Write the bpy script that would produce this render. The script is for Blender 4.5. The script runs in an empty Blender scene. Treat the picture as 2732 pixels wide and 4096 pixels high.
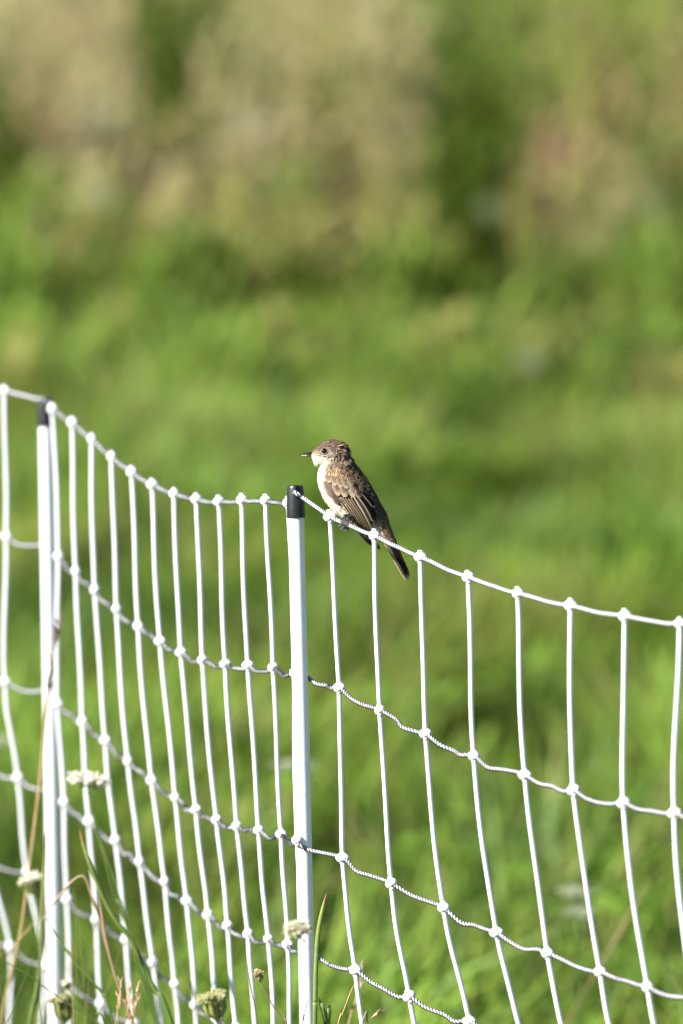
import bpy, bmesh, math, random
import numpy as np
from mathutils import Vector, Matrix
from mathutils.bvhtree import BVHTree

# ------------------------------------------------------------------ camera, world, sun
S = bpy.context.scene
F, PW, PH = 22880.0, 2732.0, 4096.0            # focal length and photo size in photo pixels
HC = 1.59                                      # eye height
PITCH = math.atan((PH / 2 + 343) / F)
cam_d = bpy.data.cameras.new('camera'); cam = bpy.data.objects.new('camera', cam_d)
S.collection.objects.link(cam); S.camera = cam
cam.location = (0, 0, HC); cam.rotation_euler = (math.pi / 2 - PITCH, 0, 0)
cam_d.sensor_fit = 'HORIZONTAL'; cam_d.sensor_width = 24.0; cam_d.lens = F / PW * 24.0
cam_d.clip_start = 0.1; cam_d.clip_end = 2000
cam_d.dof.use_dof = True; cam_d.dof.focus_distance = 5.40; cam_d.dof.aperture_fstop = 4.2

SUN_EL, SUN_AZ = math.radians(35), math.radians(245)     # azimuth clockwise from +Y
W = bpy.data.worlds.new('World'); S.world = W; W.use_nodes = True
nt = W.node_tree; bg = nt.nodes['Background']
sky = nt.nodes.new('ShaderNodeTexSky'); sky.sky_type = 'NISHITA'; sky.sun_disc = False
sky.ozone_density = 3.0; sky.dust_density = 0.4; sky.sun_elevation = SUN_EL; sky.sun_rotation = SUN_AZ
nt.links.new(sky.outputs[0], bg.inputs[0]); bg.inputs[1].default_value = 0.055
sd = bpy.data.lights.new('sun', 'SUN'); sd.energy = 5.0; sd.angle = math.radians(0.53); sd.color = (1, .95, .88)
so = bpy.data.objects.new('sun', sd); S.collection.objects.link(so)
sdir = Vector((math.sin(SUN_AZ) * math.cos(SUN_EL), math.cos(SUN_AZ) * math.cos(SUN_EL), math.sin(SUN_EL)))
so.rotation_euler = sdir.to_track_quat('Z', 'Y').to_euler(); so.location = sdir * 30
S.view_settings.view_transform = 'Standard'; S.view_settings.look = 'None'
S.view_settings.exposure = 1.4; S.view_settings.gamma = 1.0; S.view_settings.use_curve_mapping = False
S.render.engine = 'CYCLES'

rng = np.random.default_rng(11); random.seed(5)
CAM = np.array([0, 0, HC]); FW = np.array([0, math.cos(PITCH), -math.sin(PITCH)])
UP = np.array([0, math.sin(PITCH), math.cos(PITCH)]); RT = np.array([1., 0, 0])
def P(x, y, d):                                # photo pixel + distance -> point
    return CAM + d * (FW + RT * ((x - PW / 2) / F) + UP * ((PH / 2 - y) / F))

# ------------------------------------------------------------------ helpers
def lin(r, g, b):
    f = lambda c: (c / 255 / 12.92) if c / 255 <= .04045 else ((c / 255 + .055) / 1.055) ** 2.4
    return (f(r), f(g), f(b))
def mat(name, col=None, rough=.6, trans=0., vcol=False, bump=0., bscale=200., spec=.5, var=0., vscale=40., dirt=None, sheen=0.):
    m = bpy.data.materials.new(name); m.use_nodes = True; t = m.node_tree; n = t.nodes; L = t.links
    b = n['Principled BSDF']; b.inputs['Roughness'].default_value = rough; b.inputs['Specular IOR Level'].default_value = spec
    if vcol:
        a = n.new('ShaderNodeAttribute'); a.attribute_name = 'Col'; csock = a.outputs['Color']
    else:
        r = n.new('ShaderNodeRGB'); r.outputs[0].default_value = (*col, 1); csock = r.outputs[0]
    tc = n.new('ShaderNodeTexCoord')
    if var > 0:
        no = n.new('ShaderNodeTexNoise'); no.inputs['Scale'].default_value = vscale; no.inputs['Detail'].default_value = 5
        L.new(tc.outputs['Object'], no.inputs['Vector'])
        mr = n.new('ShaderNodeMapRange'); mr.inputs[1].default_value = .3; mr.inputs[2].default_value = .7
        mr.inputs[3].default_value = 1 - var; mr.inputs[4].default_value = 1 + var * .5; L.new(no.outputs['Fac'], mr.inputs[0])
        mx = n.new('ShaderNodeMix'); mx.data_type = 'RGBA'; mx.blend_type = 'MULTIPLY'; mx.inputs[0].default_value = 1
        L.new(csock, mx.inputs[6]); L.new(mr.outputs[0], mx.inputs[7]); csock = mx.outputs[2]
    if dirt:
        no = n.new('ShaderNodeTexNoise'); no.inputs['Scale'].default_value = 330; no.inputs['Detail'].default_value = 3
        L.new(tc.outputs['Object'], no.inputs['Vector'])
        mr = n.new('ShaderNodeMapRange'); mr.inputs[1].default_value = .66; mr.inputs[2].default_value = .74; mr.inputs[4].default_value = .6
        L.new(no.outputs['Fac'], mr.inputs[0])
        mx = n.new('ShaderNodeMix'); mx.data_type = 'RGBA'; mx.inputs[7].default_value = (*dirt, 1)
        L.new(mr.outputs[0], mx.inputs[0]); L.new(csock, mx.inputs[6]); csock = mx.outputs[2]
    L.new(csock, b.inputs['Base Color'])
    if bump > 0:
        no = n.new('ShaderNodeTexNoise'); no.inputs['Scale'].default_value = bscale; no.inputs['Detail'].default_value = 4
        L.new(tc.outputs['Object'], no.inputs['Vector'])
        bp = n.new('ShaderNodeBump'); bp.inputs['Strength'].default_value = bump; bp.inputs['Distance'].default_value = .001
        L.new(no.outputs['Fac'], bp.inputs['Height']); L.new(bp.outputs[0], b.inputs['Normal'])
    if sheen > 0: b.inputs['Sheen Weight'].default_value = sheen
    if trans > 0:
        tr = n.new('ShaderNodeBsdfTranslucent'); L.new(csock, tr.inputs['Color'])
        mx = n.new('ShaderNodeMixShader'); mx.inputs[0].default_value = trans
        L.new(b.outputs[0], mx.inputs[1]); L.new(tr.outputs[0], mx.inputs[2]); L.new(mx.outputs[0], n['Material Output'].inputs['Surface'])
    return m

def mesh(name, V, Fc, m=None, smooth=True, col=None, origin=None):
    V = np.asarray(V, dtype=np.float64)
    if origin is not None: V = V - np.asarray(origin)
    me = bpy.data.meshes.new(name)
    if isinstance(Fc, np.ndarray):
        k = Fc.shape[1]; me.vertices.add(len(V)); me.vertices.foreach_set('co', V.astype(np.float32).ravel())
        me.loops.add(Fc.size); me.loops.foreach_set('vertex_index', Fc.astype(np.int32).ravel())
        me.polygons.add(len(Fc)); me.polygons.foreach_set('loop_start', (np.arange(len(Fc)) * k).astype(np.int32))
        me.polygons.foreach_set('loop_total', np.full(len(Fc), k, dtype=np.int32)); me.update(calc_edges=True)
    else:
        me.from_pydata([tuple(v) for v in V], [], Fc); me.update()
    if smooth: me.polygons.foreach_set('use_smooth', np.ones(len(me.polygons), dtype=bool))
    if col is not None:
        a = me.attributes.new('Col', 'FLOAT_COLOR', 'POINT')
        c = np.ones((len(V), 4), dtype=np.float32); c[:, :3] = col; a.data.foreach_set('color', c.ravel())
    if m: me.materials.append(m)
    return me
def obj(name, me, parent=None, kind=None):
    o = bpy.data.objects.new(name, me); S.collection.objects.link(o)
    if parent: o.parent = parent
    if kind: o['kind'] = kind
    return o
def tag(o, label, cat, group=None):
    o['label'] = label; o['category'] = cat
    if group: o['group'] = group
    return o
def empty(name, loc):
    o = bpy.data.objects.new(name, None); S.collection.objects.link(o); o.location = loc; o.empty_display_size = .02
    return o
def catmull(pts, per):
    p = np.asarray(pts, float); n = len(p); p = np.vstack([2 * p[0] - p[1], p, 2 * p[-1] - p[-2]]); out = []
    for i in range(1, n):
        a, b, c, d = p[i - 1], p[i], p[i + 1], p[i + 2]
        for t in np.arange(per) / per:
            out.append(.5 * (2 * b + (c - a) * t + (2 * a - 5 * b + 4 * c - d) * t * t + (3 * b - a - 3 * c + d) * t ** 3))
    out.append(p[n]); return np.array(out)
def resample(p, step):
    d = np.r_[0, np.cumsum(np.linalg.norm(np.diff(p, axis=0), axis=1))]; n = max(2, int(d[-1] / step) + 1)
    s = np.linspace(0, d[-1], n); return np.stack([np.interp(s, d, p[:, k]) for k in range(p.shape[1])], 1), s
def frames(p):
    t = np.gradient(p, axis=0); t /= np.linalg.norm(t, axis=1)[:, None] + 1e-12
    ref = np.array([0, 0, 1.]) if abs(t[0][2]) < .8 else np.array([0, 1., 0])
    u = ref - t * (t @ ref)[:, None]; u /= np.linalg.norm(u, axis=1)[:, None] + 1e-12
    return t, u, np.cross(t, u)
def tube(p, r, sides=8, flat=1.0, caps=True, phase=0.):
    p = np.asarray(p, float); n = len(p); t, u, v = frames(p); r = np.broadcast_to(np.asarray(r, float), (n,))
    a = np.arange(sides) * 2 * math.pi / sides + phase
    V = p[:, None] + r[:, None, None] * (np.cos(a)[None, :, None] * u[:, None] * flat + np.sin(a)[None, :, None] * v[:, None])
    V = V.reshape(-1, 3); i = np.arange(n - 1)[:, None] * sides; j = np.arange(sides)[None]; k = (j + 1) % sides
    Fc = np.stack([i + j, i + k, i + sides + k, i + sides + j], -1).reshape(-1, 4)
    return V, Fc
def join(parts):
    Vs, Fs, o = [], [], 0
    for V, Fc in parts:
        Vs.append(V); Fs.append(Fc + o); o += len(V)
    return np.vstack(Vs), np.vstack(Fs)
def vnoise(x, y, seed=0, n=64):
    g = np.random.default_rng(seed).random((n, n)); xi = np.floor(x).astype(int); yi = np.floor(y).astype(int)
    fx = x - xi; fy = y - yi; fx = fx * fx * (3 - 2 * fx); fy = fy * fy * (3 - 2 * fy)
    q = lambda a, b: g[a % n, b % n]
    return (q(xi, yi) * (1 - fx) + q(xi + 1, yi) * fx) * (1 - fy) + (q(xi, yi + 1) * (1 - fx) + q(xi + 1, yi + 1) * fx) * fy

M_white = mat('white_plastic', (.76, .755, .80), .38, var=.06, vscale=60, dirt=(.45, .4, .33), bump=.05, bscale=120)
M_post = mat('white_post_plastic', (.78, .775, .82), .32, var=.05, vscale=25, dirt=(.5, .47, .42), bump=.04, bscale=60)
M_black = mat('black_rubber', (.012, .012, .016), .42, bump=.12, bscale=500, var=.2)
M_rope = mat('white_poly_strand', (.68, .68, .71), .55, bump=.2, bscale=1500)
M_wire = mat('dark_conductor_wire', (.03, .03, .035), .45, spec=.5)
M_grass = mat('grass_blades', vcol=True, rough=.7, trans=.46, spec=.1)
M_weed = mat('weed_leaves', vcol=True, rough=.8, trans=.42, spec=.1)
M_plant = mat('plant_stem', vcol=True, rough=.5, trans=.12, spec=.35, var=.15, vscale=80)
M_feather = mat('feathers', vcol=True, rough=.7, spec=.12, trans=.03)
M_plume = mat('body_plumage', vcol=True, rough=.85, spec=.12, trans=.1)
M_eye = mat('eye_gloss', (.006, .004, .003), .06, spec=.8)
M_bill = mat('bill_horn', vcol=True, rough=.3, spec=.5)
M_foot = mat('scaly_foot', (.035, .032, .034), .45, bump=.6, bscale=900, var=.4, vscale=700)

# ------------------------------------------------------------------ ground
gm = bpy.data.materials.new('meadow_soil'); gm.use_nodes = True
n = gm.node_tree.nodes; L = gm.node_tree.links; b = n['Principled BSDF']; b.inputs['Roughness'].default_value = .95; b.inputs['Specular IOR Level'].default_value = .1
tc = n.new('ShaderNodeTexCoord'); n1 = n.new('ShaderNodeTexNoise'); n1.inputs['Scale'].default_value = 1.7; n1.inputs['Detail'].default_value = 8
L.new(tc.outputs['Object'], n1.inputs['Vector'])
cr = n.new('ShaderNodeValToRGB'); e = cr.color_ramp.elements
e[0].position = .35; e[0].color = (.035, .065, .006, 1); e[1].position = .65; e[1].color = (.09, .13, .015, 1)
x = cr.color_ramp.elements.new(.52); x.color = (.06, .09, .010, 1)
L.new(n1.outputs['Fac'], cr.inputs[0]); L.new(cr.outputs[0], b.inputs['Base Color'])
g = obj('ground', mesh('ground', [(-400, -60, 0), (400, -60, 0), (400, 900, 0), (-400, 900, 0)], [(0, 1, 2, 3)], gm, False), kind='structure')

def blades(root, h, w, az, lean, bend, c0, c1):
    """strips of leaf blade: five points each; root (n,3)"""
    n = len(h); d = np.stack([np.cos(az), np.sin(az), 0 * az], 1); s = np.stack([-np.sin(az), np.cos(az), 0 * az], 1)
    V = np.zeros((n, 5, 3)); C = np.zeros((n, 5, 3))
    for k, (t, ww) in enumerate(((0, .8), (0, -.8), (.55, 1), (.55, -1), (1, 0))):
        off = (lean * t + bend * t * t) * h
        V[:, k] = root + d * off[:, None] + s * (w * .5 * ww)[:, None]
        V[:, k, 2] += h * t * np.sqrt(np.clip(1 - (lean * .5 + bend * .5 * t) ** 2, .2, 1))
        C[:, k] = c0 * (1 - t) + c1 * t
    b0 = (np.arange(n) * 5)[:, None]
    T = np.concatenate([b0 + [0, 1, 3], b0 + [0, 3, 2], b0 + [2, 3, 4]], 1).reshape(-1, 3)
    return V.reshape(-1, 3), T, C.reshape(-1, 3)

def halfw(y): return .13 * y + 1.3
# ---- the mown-high meadow grass
def meadow():
    N = 185000
    y = 3.6 + (31 - 3.6) * rng.random(N) ** .92; x = (rng.random(N) * 2 - 1) * halfw(y)
    big = vnoise(x * .9 + 7, y * .55, 1); mid = vnoise(x * 3.1, y * 2.1, 2); fine = vnoise(x * 9, y * 6, 3)
    keep = rng.random(N) < np.clip((mid - .22) * 2.6, .10, 1) * np.clip((vnoise(x * 1.9 + 11, y * 1.1 + 4, 5) - .15) * 3.3, .33, 1) * np.where(fine < .25, .45, 1)
    x, y, big, mid, fine = x[keep], y[keep], big[keep], mid[keep], fine[keep]; n = len(x)
    h = (.09 + .22 * mid * (.5 + .8 * big)) * (.7 + .6 * rng.random(n))
    w = (.0035 + .004 * rng.random(n)) * (1 + y / 14)
    az = rng.random(n) * 2 * math.pi; lean = rng.random(n) * .7; bend = rng.random(n) * .9
    pal = np.array([(.228, .338, .052), (.276, .366, .068), (.184, .317, .044), (.232, .345, .108), (.39, .375, .15)])
    pick = rng.random(n) + (big - .5) * .5
    idx = np.digitize(pick, (.3, .58, .78, .955)); idx = np.clip(idx, 0, 4)
    c1 = pal[idx] * (.75 + .5 * rng.random(n))[:, None] * (.8 + .4 * fine)[:, None] * np.clip(.45 + 1.2 * vnoise(x * 1.9 + 11, y * 1.1 + 4, 5), .55, 1.3)[:, None]
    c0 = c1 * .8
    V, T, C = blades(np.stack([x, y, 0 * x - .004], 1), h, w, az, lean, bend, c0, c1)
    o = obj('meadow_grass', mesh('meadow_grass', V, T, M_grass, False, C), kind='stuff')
    tag(o, 'short bright green meadow grass covering the ground behind the netting', 'grass')
    # low broad leaved clover and plantain between the blades
    N = 26000
    y = 5 + 26 * rng.random(N); x = (rng.random(N) * 2 - 1) * halfw(y)
    keep = vnoise(x * 1.7 + 3, y * 1.1, 9) > .52; x, y = x[keep], y[keep]; n = len(x)
    z = .02 + .16 * rng.random(n); az = rng.random(n) * 6.283; r = .012 + .02 * rng.random(n)
    tx = (rng.random(n) - .5) * 1.0; ty = (rng.random(n) - .5) * 1.0
    V = np.zeros((n, 5, 3)); cc = np.zeros((n, 5, 3)); base = np.array([.145, .26, .035]) * (.7 + .6 * rng.random(n))[:, None]
    for k in range(5):
        a = az + k * 6.283 / 5; rr = r * (1.5 if k == 0 else .9); dx, dy = np.cos(a) * rr, np.sin(a) * rr
        V[:, k] = np.stack([x + dx, y + dy, z + dx * tx + dy * ty], 1); cc[:, k] = base
    b0 = (np.arange(n) * 5)[:, None]; T = np.concatenate([b0 + [0, 1, 2], b0 + [0, 2, 3], b0 + [0, 3, 4]], 1).reshape(-1, 3)
    o = obj('clover_leaves', mesh('clover_leaves', V.reshape(-1, 3), T, M_grass, False, cc.reshape(-1, 3)), kind='stuff')
    tag(o, 'low broad clover leaves scattered through the green meadow grass', 'clover')
meadow()
def tussocks():
    Vs, Ts, Cs, o = [], [], [], 0
    cols = np.array([(.25, .31, .05), (.17, .26, .03), (.29, .33, .07), (.12, .20, .02), (.33, .32, .11), (.20, .30, .08)])
    for i in range(760):
        y0 = 7.6 + 17.5 * rng.random() ** .8; x0 = (rng.random() * 2 - 1) * halfw(y0) * .8; m = int(rng.integers(50, 150)); sp = rng.uniform(.05, .17)
        hh = rng.uniform(.16, .40) * (1 if y0 > 10 else .7); r = np.abs(rng.normal(0, sp, m)); a = rng.random(m) * 6.283
        h = hh * (.5 + .6 * rng.random(m)) * np.exp(-(r / sp) ** 2 * .12)
        c = (cols[rng.integers(0, len(cols))] if rng.random() > .27 else np.array([.05, .115, .008])) * (.8 + .4 * rng.random(m))[:, None]
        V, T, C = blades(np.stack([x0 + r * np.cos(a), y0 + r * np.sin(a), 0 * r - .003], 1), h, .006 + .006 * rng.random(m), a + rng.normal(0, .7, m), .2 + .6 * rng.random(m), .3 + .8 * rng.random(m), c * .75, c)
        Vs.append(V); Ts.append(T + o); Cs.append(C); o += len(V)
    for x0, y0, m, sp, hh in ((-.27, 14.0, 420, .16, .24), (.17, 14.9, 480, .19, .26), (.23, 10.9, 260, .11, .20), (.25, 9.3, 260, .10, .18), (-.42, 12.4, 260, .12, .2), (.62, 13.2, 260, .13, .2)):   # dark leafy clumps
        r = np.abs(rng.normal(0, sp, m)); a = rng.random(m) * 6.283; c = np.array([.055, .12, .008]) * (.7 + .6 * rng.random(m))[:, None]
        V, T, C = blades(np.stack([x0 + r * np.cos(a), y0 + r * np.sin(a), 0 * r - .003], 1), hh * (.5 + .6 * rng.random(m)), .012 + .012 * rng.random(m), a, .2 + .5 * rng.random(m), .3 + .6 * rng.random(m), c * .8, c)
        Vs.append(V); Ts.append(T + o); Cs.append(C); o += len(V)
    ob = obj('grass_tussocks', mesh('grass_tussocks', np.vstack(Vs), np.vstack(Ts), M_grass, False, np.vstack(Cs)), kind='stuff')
    tag(ob, 'taller loose tussocks of yellow green grass rising out of the meadow', 'grass')
tussocks()

# ---- tall weeds at the far edge of the meadow
def weeds():
    pal = {'green': ((.10, .16, .028), (.18, .26, .05)), 'dark': ((.04, .07, .008), (.08, .12, .012)),
           'tan': ((.31, .275, .14), (.50, .44, .23)), 'olive': ((.23, .22, .065), (.35, .34, .11)),
           'pink': ((.34, .24, .12), (.46, .33, .18)), 'lime': ((.15, .23, .03), (.23, .33, .06))}
    Vs, Ts, Cs, o = [], [], [], 0
    def stand(px, wpx, d, hgt, kind, ns, leafy=9, spread=.35):
        nonlocal o
        c = P(px, 1000, d); hw = wpx / F * d / 2; c0, c1 = (np.array(q) for q in pal[kind])
        x = c[0] + (rng.random(ns) * 2 - 1) * hw; y = d + (rng.random(ns) * 2 - 1) * spread
        h = hgt * (.65 + .4 * rng.random(ns)); az = rng.random(ns) * 6.283
        sh = (.7 + .6 * rng.random(ns))[:, None]
        root = np.stack([x, y, 0 * x], 1); lean = rng.random(ns) * .12; bend = rng.random(ns) * .15
        out = [blades(root, h, .010 + .008 * rng.random(ns), az, lean, bend, c0 * sh, c1 * sh)]
        m = ns * leafy; i = rng.integers(0, ns, m); t = rng.random(m) ** .75
        off = (lean[i] * t + bend[i] * t * t) * h[i]
        lr = root[i] + np.stack([np.cos(az[i]) * off, np.sin(az[i]) * off, h[i] * t * .97], 1)
        ll = (.07 + .10 * rng.random(m)) * (1.15 - .5 * t)
        out.append(blades(lr, ll, .014 + .022 * rng.random(m), rng.random(m) * 6.283, .5 + rng.random(m) * .6, rng.random(m) * .5 - .1,
                          (c0 * .6 + c1 * .4) * sh[i] * (.7 + .5 * rng.random(m))[:, None], c1 * sh[i] * (.7 + .6 * rng.random(m))[:, None]))
        for V, T, C in out:
            Vs.append(V); Ts.append(T + o); Cs.append(C); o += len(V)
    def pickkind(px, yt):
        if 1740 < px < 1960 and yt < 950: q = dict(green=.55, dark=.45)
        elif 540 < px < 900 and yt < 330: q = dict(dark=.6, green=.4)
        elif yt < 520 and px < 1350: q = dict(tan=.58, olive=.24, pink=.12, green=.06)
        elif yt < 520 and px < 1740: q = dict(olive=.55, tan=.3, green=.15)
        elif yt < 520: q = dict(olive=.40, green=.30, pink=.12, lime=.14, tan=.04)
        elif yt < 900: q = dict(olive=.34, green=.36, lime=.24, tan=.06) if px > 1350 else dict(olive=.40, green=.24, lime=.20, tan=.16)
        else: q = dict(green=.45, lime=.45, dark=.1)
        return rng.choice(list(q), p=list(q.values()))
    for d in (28, 30, 33, 37, 41):                      # the belt behind
        for k in range(-9, 10):
            px = 1366 + k * 420 + rng.uniform(-120, 120)
            stand(px, 520, d, rng.uniform(1.45, 1.9) + .012 * (d - 27), pickkind(px, 0), 30, 9, .8)
    for i in range(270):                                # lower growth climbing up to it
        d = 19.2 + 8.6 * rng.random(); h = (.30 + (d - 19.2) * .155) * rng.uniform(.75, 1.2); h = min(max(h, .2), 1.75)
        px = rng.uniform(-900, 3600); yt = -343 + F * (HC - h) / d
        stand(px, rng.uniform(120, 330), d, h, pickkind(px, yt), int(rng.integers(10, 26)), 8, .25)
    for px, wp, d, h, kd, ns in (
        (330, 330, 22.6, .95, 'tan', 22), (760, 420, 23.4, .92, 'tan', 22), (1040, 260, 23.3, 1.3, 'tan', 22), (430, 260, 24.8, 1.35, 'tan', 20),
        (160, 200, 23.2, 1.05, 'pink', 20), (2200, 260, 22.0, .85, 'pink', 20), (1860, 150, 22.4, 1.2, 'dark', 50), (1850, 160, 21.6, .8, 'dark', 40),
        (1750, 170, 19.4, .40, 'dark', 55), (840, 130, 20.0, .44, 'dark', 45), (1600, 260, 20.2, .45, 'lime', 50), (2600, 260, 19.6, .5, 'lime', 40), (760, 200, 24.2, 1.5, 'dark', 60), (20, 120, 22.5, 1.0, 'dark', 40)):  # dark stands here: shaded holes in the growth, put into leaf colour
        stand(px, wp, d, h, kd, ns, 12)
    for i in range(210):                                # a loose lighter fringe at its foot
        d = 17.2 + 2.4 * rng.random(); stand(rng.uniform(-900, 3600), rng.uniform(100, 240), d, rng.uniform(.16, .34), rng.choice(['lime', 'green', 'olive'], p=[.5, .3, .2]), 9, 7, .3)
    V, T, C = np.vstack(Vs), np.vstack(Ts), np.vstack(Cs)
    ob = obj('tall_weeds', mesh('tall_weeds', V, T, M_weed, False, C), kind='stuff')
    tag(ob, 'tall olive and straw coloured weeds standing at the far edge of the meadow', 'weeds')
weeds()

# ------------------------------------------------------------------ fence posts
GR = 22880 * HC                                 # ground row in pixels times distance, below the horizon row
def ground_y(d): return -343 + GR / d
def make_post(top, low, d, label):
    # top = pixel of the cap's centre top, low = pixel lower down on its axis, both at distance d
    A, B = P(*top, d), P(*low, d); ax = (A - B) / np.linalg.norm(A - B); foot = A - ax * (A[2] + .12) / ax[2]
    base = A - ax * A[2] / ax[2]
    ln = np.linalg.norm(A - foot); ts = np.linspace(0, 1, 14)
    path = foot + ts[:, None] * (A - ax * .016 - foot)
    wob = np.stack([np.sin(ts * 9.) * .0010 * (1 - ts), 0 * ts, 0 * ts], 1); path = path + wob
    V, Fc = tube(path, .0077, 28)
    po = obj('fence_post', mesh('fence_post', V, Fc, M_post, True, None, base)); po.location = base
    tag(po, label, 'post', 'fence posts of the netting')
    # cap: tapered sleeve, hollowed slot on the right of its upper half
    ns = 48; prof = [(-.0312, .0080), (-.0312, .0088), (-.0302, .00895), (-.020, .0088), (-.0125, .0086), (-.0122, .0086), (-.008, .0083), (-.003, .0079), (-.0008, .0075), (0, .0068), (.0002, .0)]
    z = Vector(ax).normalized(); xx = Vector((1, 0, 0)); xx = (xx - z * xx.dot(z)).normalized(); yy = z.cross(xx)
    V, Fc = [], []
    for k, (h, r) in enumerate(prof):
        for a in range(ns):
            th = a * 2 * math.pi / ns                 # 0 = +x (right), -90deg = towards the camera
            deg = (math.degrees(th) + 180) % 360 - 180
            rr = r
            if -78 < deg < -38 and 5 <= k <= 9: rr = r - (.0030 if -72 < deg < -44 else .0012)
            V.append(np.array(A) + np.array(z) * h + (np.array(xx) * math.cos(th) + np.array(yy) * math.sin(th)) * rr)
    for k in range(len(prof) - 1):
        for a in range(ns):
            c = (a + 1) % ns; Fc.append((k * ns + a, k * ns + c, (k + 1) * ns + c, (k + 1) * ns + a))
    me = mesh('cap', V, Fc, M_black, True, None, base); obj('cap', me, po)
    return po, A, ax
DP1, DP2 = 5.475, 6.335
post1, A1, ax1 = make_post((1181, 1941), (1232, 4096), DP1, 'white plastic fence post with black cap right beside the perched bird')
post2, A2, ax2 = make_post((181, 1594), (217, 3700), DP2, 'white fence post with black cap at the corner of the netting, behind tall dry grass')

# ------------------------------------------------------------------ electric netting
ROWS = [  # knots: photo pixel per strut, rows from the top rope down
 {'L2': (-172, 1520), 'L1': (18, 1562), 'S1': (210, 1635), 'S2': (290, 1691), 'S3': (368, 1756), 'S4': (447, 1827), 'S5': (527, 1888), 'S6': (610, 1939), 'S7': (697, 1975), 'S8': (786, 1997), 'S9': (876, 2006), 'S10': (968, 2000), 'S11': (1063, 2002), 'S12': (1153, 2011),
  'R1': (1320, 2066), 'R2': (1498, 2142), 'R3': (1682, 2228), 'R4': (1873, 2308), 'R5': (2072, 2373), 'R6': (2283, 2422), 'R7': (2500, 2464), 'R8': (2720, 2494), 'R9': (2945, 2515)},
 {'L2': (-160, 2090), 'L1': (26, 2146), 'S1': (234, 2225), 'S2': (304, 2286), 'S3': (380, 2360), 'S4': (467, 2436), 'S5': (554, 2505), 'S6': (641, 2565), 'S7': (724, 2609), 'S8': (811, 2641), 'S9': (902, 2656), 'S10': (992, 2661), 'S11': (1093, 2670), 'S12': (1178, 2690),
  'R1': (1357, 2750), 'R2': (1519, 2840), 'R3': (1702, 2934), 'R4': (1896, 3023), 'R5': (2100, 3100), 'R6': (2294, 3160), 'R7': (2494, 3211), 'R8': (2698, 3252), 'R9': (2905, 3285)},
 {'L2': (-140, 2660), 'L1': (20, 2728), 'S1': (230, 2815), 'S2': (330, 2887), 'S3': (422, 2962), 'S4': (513, 3045), 'S5': (607, 3121), 'S6': (702, 3190), 'S7': (785, 3238), 'S8': (867, 3279), 'S9': (948, 3304), 'S10': (1035, 3320), 'S11': (1125, 3337), 'S12': (1190, 3360),
  'R1': (1370, 3431), 'R2': (1565, 3533), 'R3': (1775, 3630), 'R4': (1986, 3730), 'R5': (2190, 3812), 'R6': (2401, 3887), 'R7': (2591, 3948), 'R8': (2765, 3990), 'R9': (2960, 4025)},
 {'L2': (-95, 3060), 'L1': (71, 3110), 'S1': (257, 3208), 'S2': (357, 3285), 'S3': (462, 3361), 'S4': (560, 3448), 'S5': (660, 3526), 'S6': (748, 3604), 'S7': (832, 3659), 'S8': (911, 3702), 'S9': (993, 3735), 'S10': (1074, 3756), 'S11': (1151, 3778), 'S12': (1212, 3790),
  'R1': (1422, 3880), 'R2': (1637, 3985), 'R3': (1877, 4084), 'R4': (2098, 4185), 'R5': (2290, 4268), 'R6': (2488, 4342), 'R7': (2670, 4402), 'R8': (2835, 4445), 'R9': (3020, 4480)},
 {'L2': (-38, 3450), 'L1': (109, 3486), 'S1': (268, 3597), 'S2': (384, 3678), 'S3': (504, 3758), 'S4': (614, 3850), 'S5': (699, 3936), 'S6': (781, 4019), 'S7': (867, 4073), 'S8': (944, 4112), 'S9': (1021, 4144), 'S10': (1096, 4168), 'S11': (1163, 4190), 'S12': (1222, 4210)},
]
order = ['L4', 'L3', 'L2', 'L1'] + ['S%d' % i for i in range(1, 13)] + ['R%d' % i for i in range(1, 14)]
DEP = {'L2': 6.445, 'L1': 6.39}
for i in range(1, 13): DEP['S%d' % i] = 5.575 + .0716 * (11 - i)
DEP['S12'] = DP1 + .0145
DEP['L3'], DEP['L4'] = 6.50, 6.555
for i in range(1, 14): DEP['R%d' % i] = 5.425 - .0615 * (i - 1)
for r in range(4):                                # the net goes on beyond the frame in the same run
    for new, a_, b_ in (('L3', 'L2', 'L1'), ('L4', 'L3', 'L2'), ('R10', 'R9', 'R8'), ('R11', 'R10', 'R9'), ('R12', 'R11', 'R10'), ('R13', 'R12', 'R11')):
        p_, q_ = ROWS[r][a_], ROWS[r][b_]; ROWS[r][new] = (2 * p_[0] - q_[0] + (6 if new[0] == 'R' else 0), 2 * p_[1] - q_[1])
K = {}                                            # (strut, row) -> point
for r in range(4):
    for s in order: K[s, r] = P(*ROWS[r][s], DEP[s])
for s in order:                                   # lower rows: follow the strut down to just above the ground
    if s in ROWS[4]: K[s, 4] = P(*ROWS[4][s], DEP[s])
    else:
        dirn = K[s, 3] - K[s, 2]; K[s, 4] = K[s, 3] + dirn / abs(dirn[2]) * .102
    d0 = (K[s, 4] - K[s, 3]); d0 = d0 / abs(d0[2])
    zs = np.linspace(K[s, 4][2], .045, 6)[1:]
    for j, zz in enumerate(zs):
        st = K[s, 4 + j]; K[s, 5 + j] = st + np.array([d0[0] * .8 ** (j + 1), d0[1] * .6 ** (j + 1), -1]) * (st[2] - zz)
K['L1', 5] = P(179, 3865, DEP['L1']); K['L2', 5] = P(40, 3785, DEP['L2'])
NR = 10
def post_pt(A, ax, z, off): # point beside a post axis at height z
    q = A - ax * (A[2] - z) / ax[2]; return q + np.array(off)
net = empty('netting_fence', (P(1190, 2000, 5.48)[0], 5.48, 0))
NB = np.array(net.location)
tag(net, 'white electric netting with twisted ropes, thin upright struts and knots, strung between two posts', 'netting')
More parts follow.
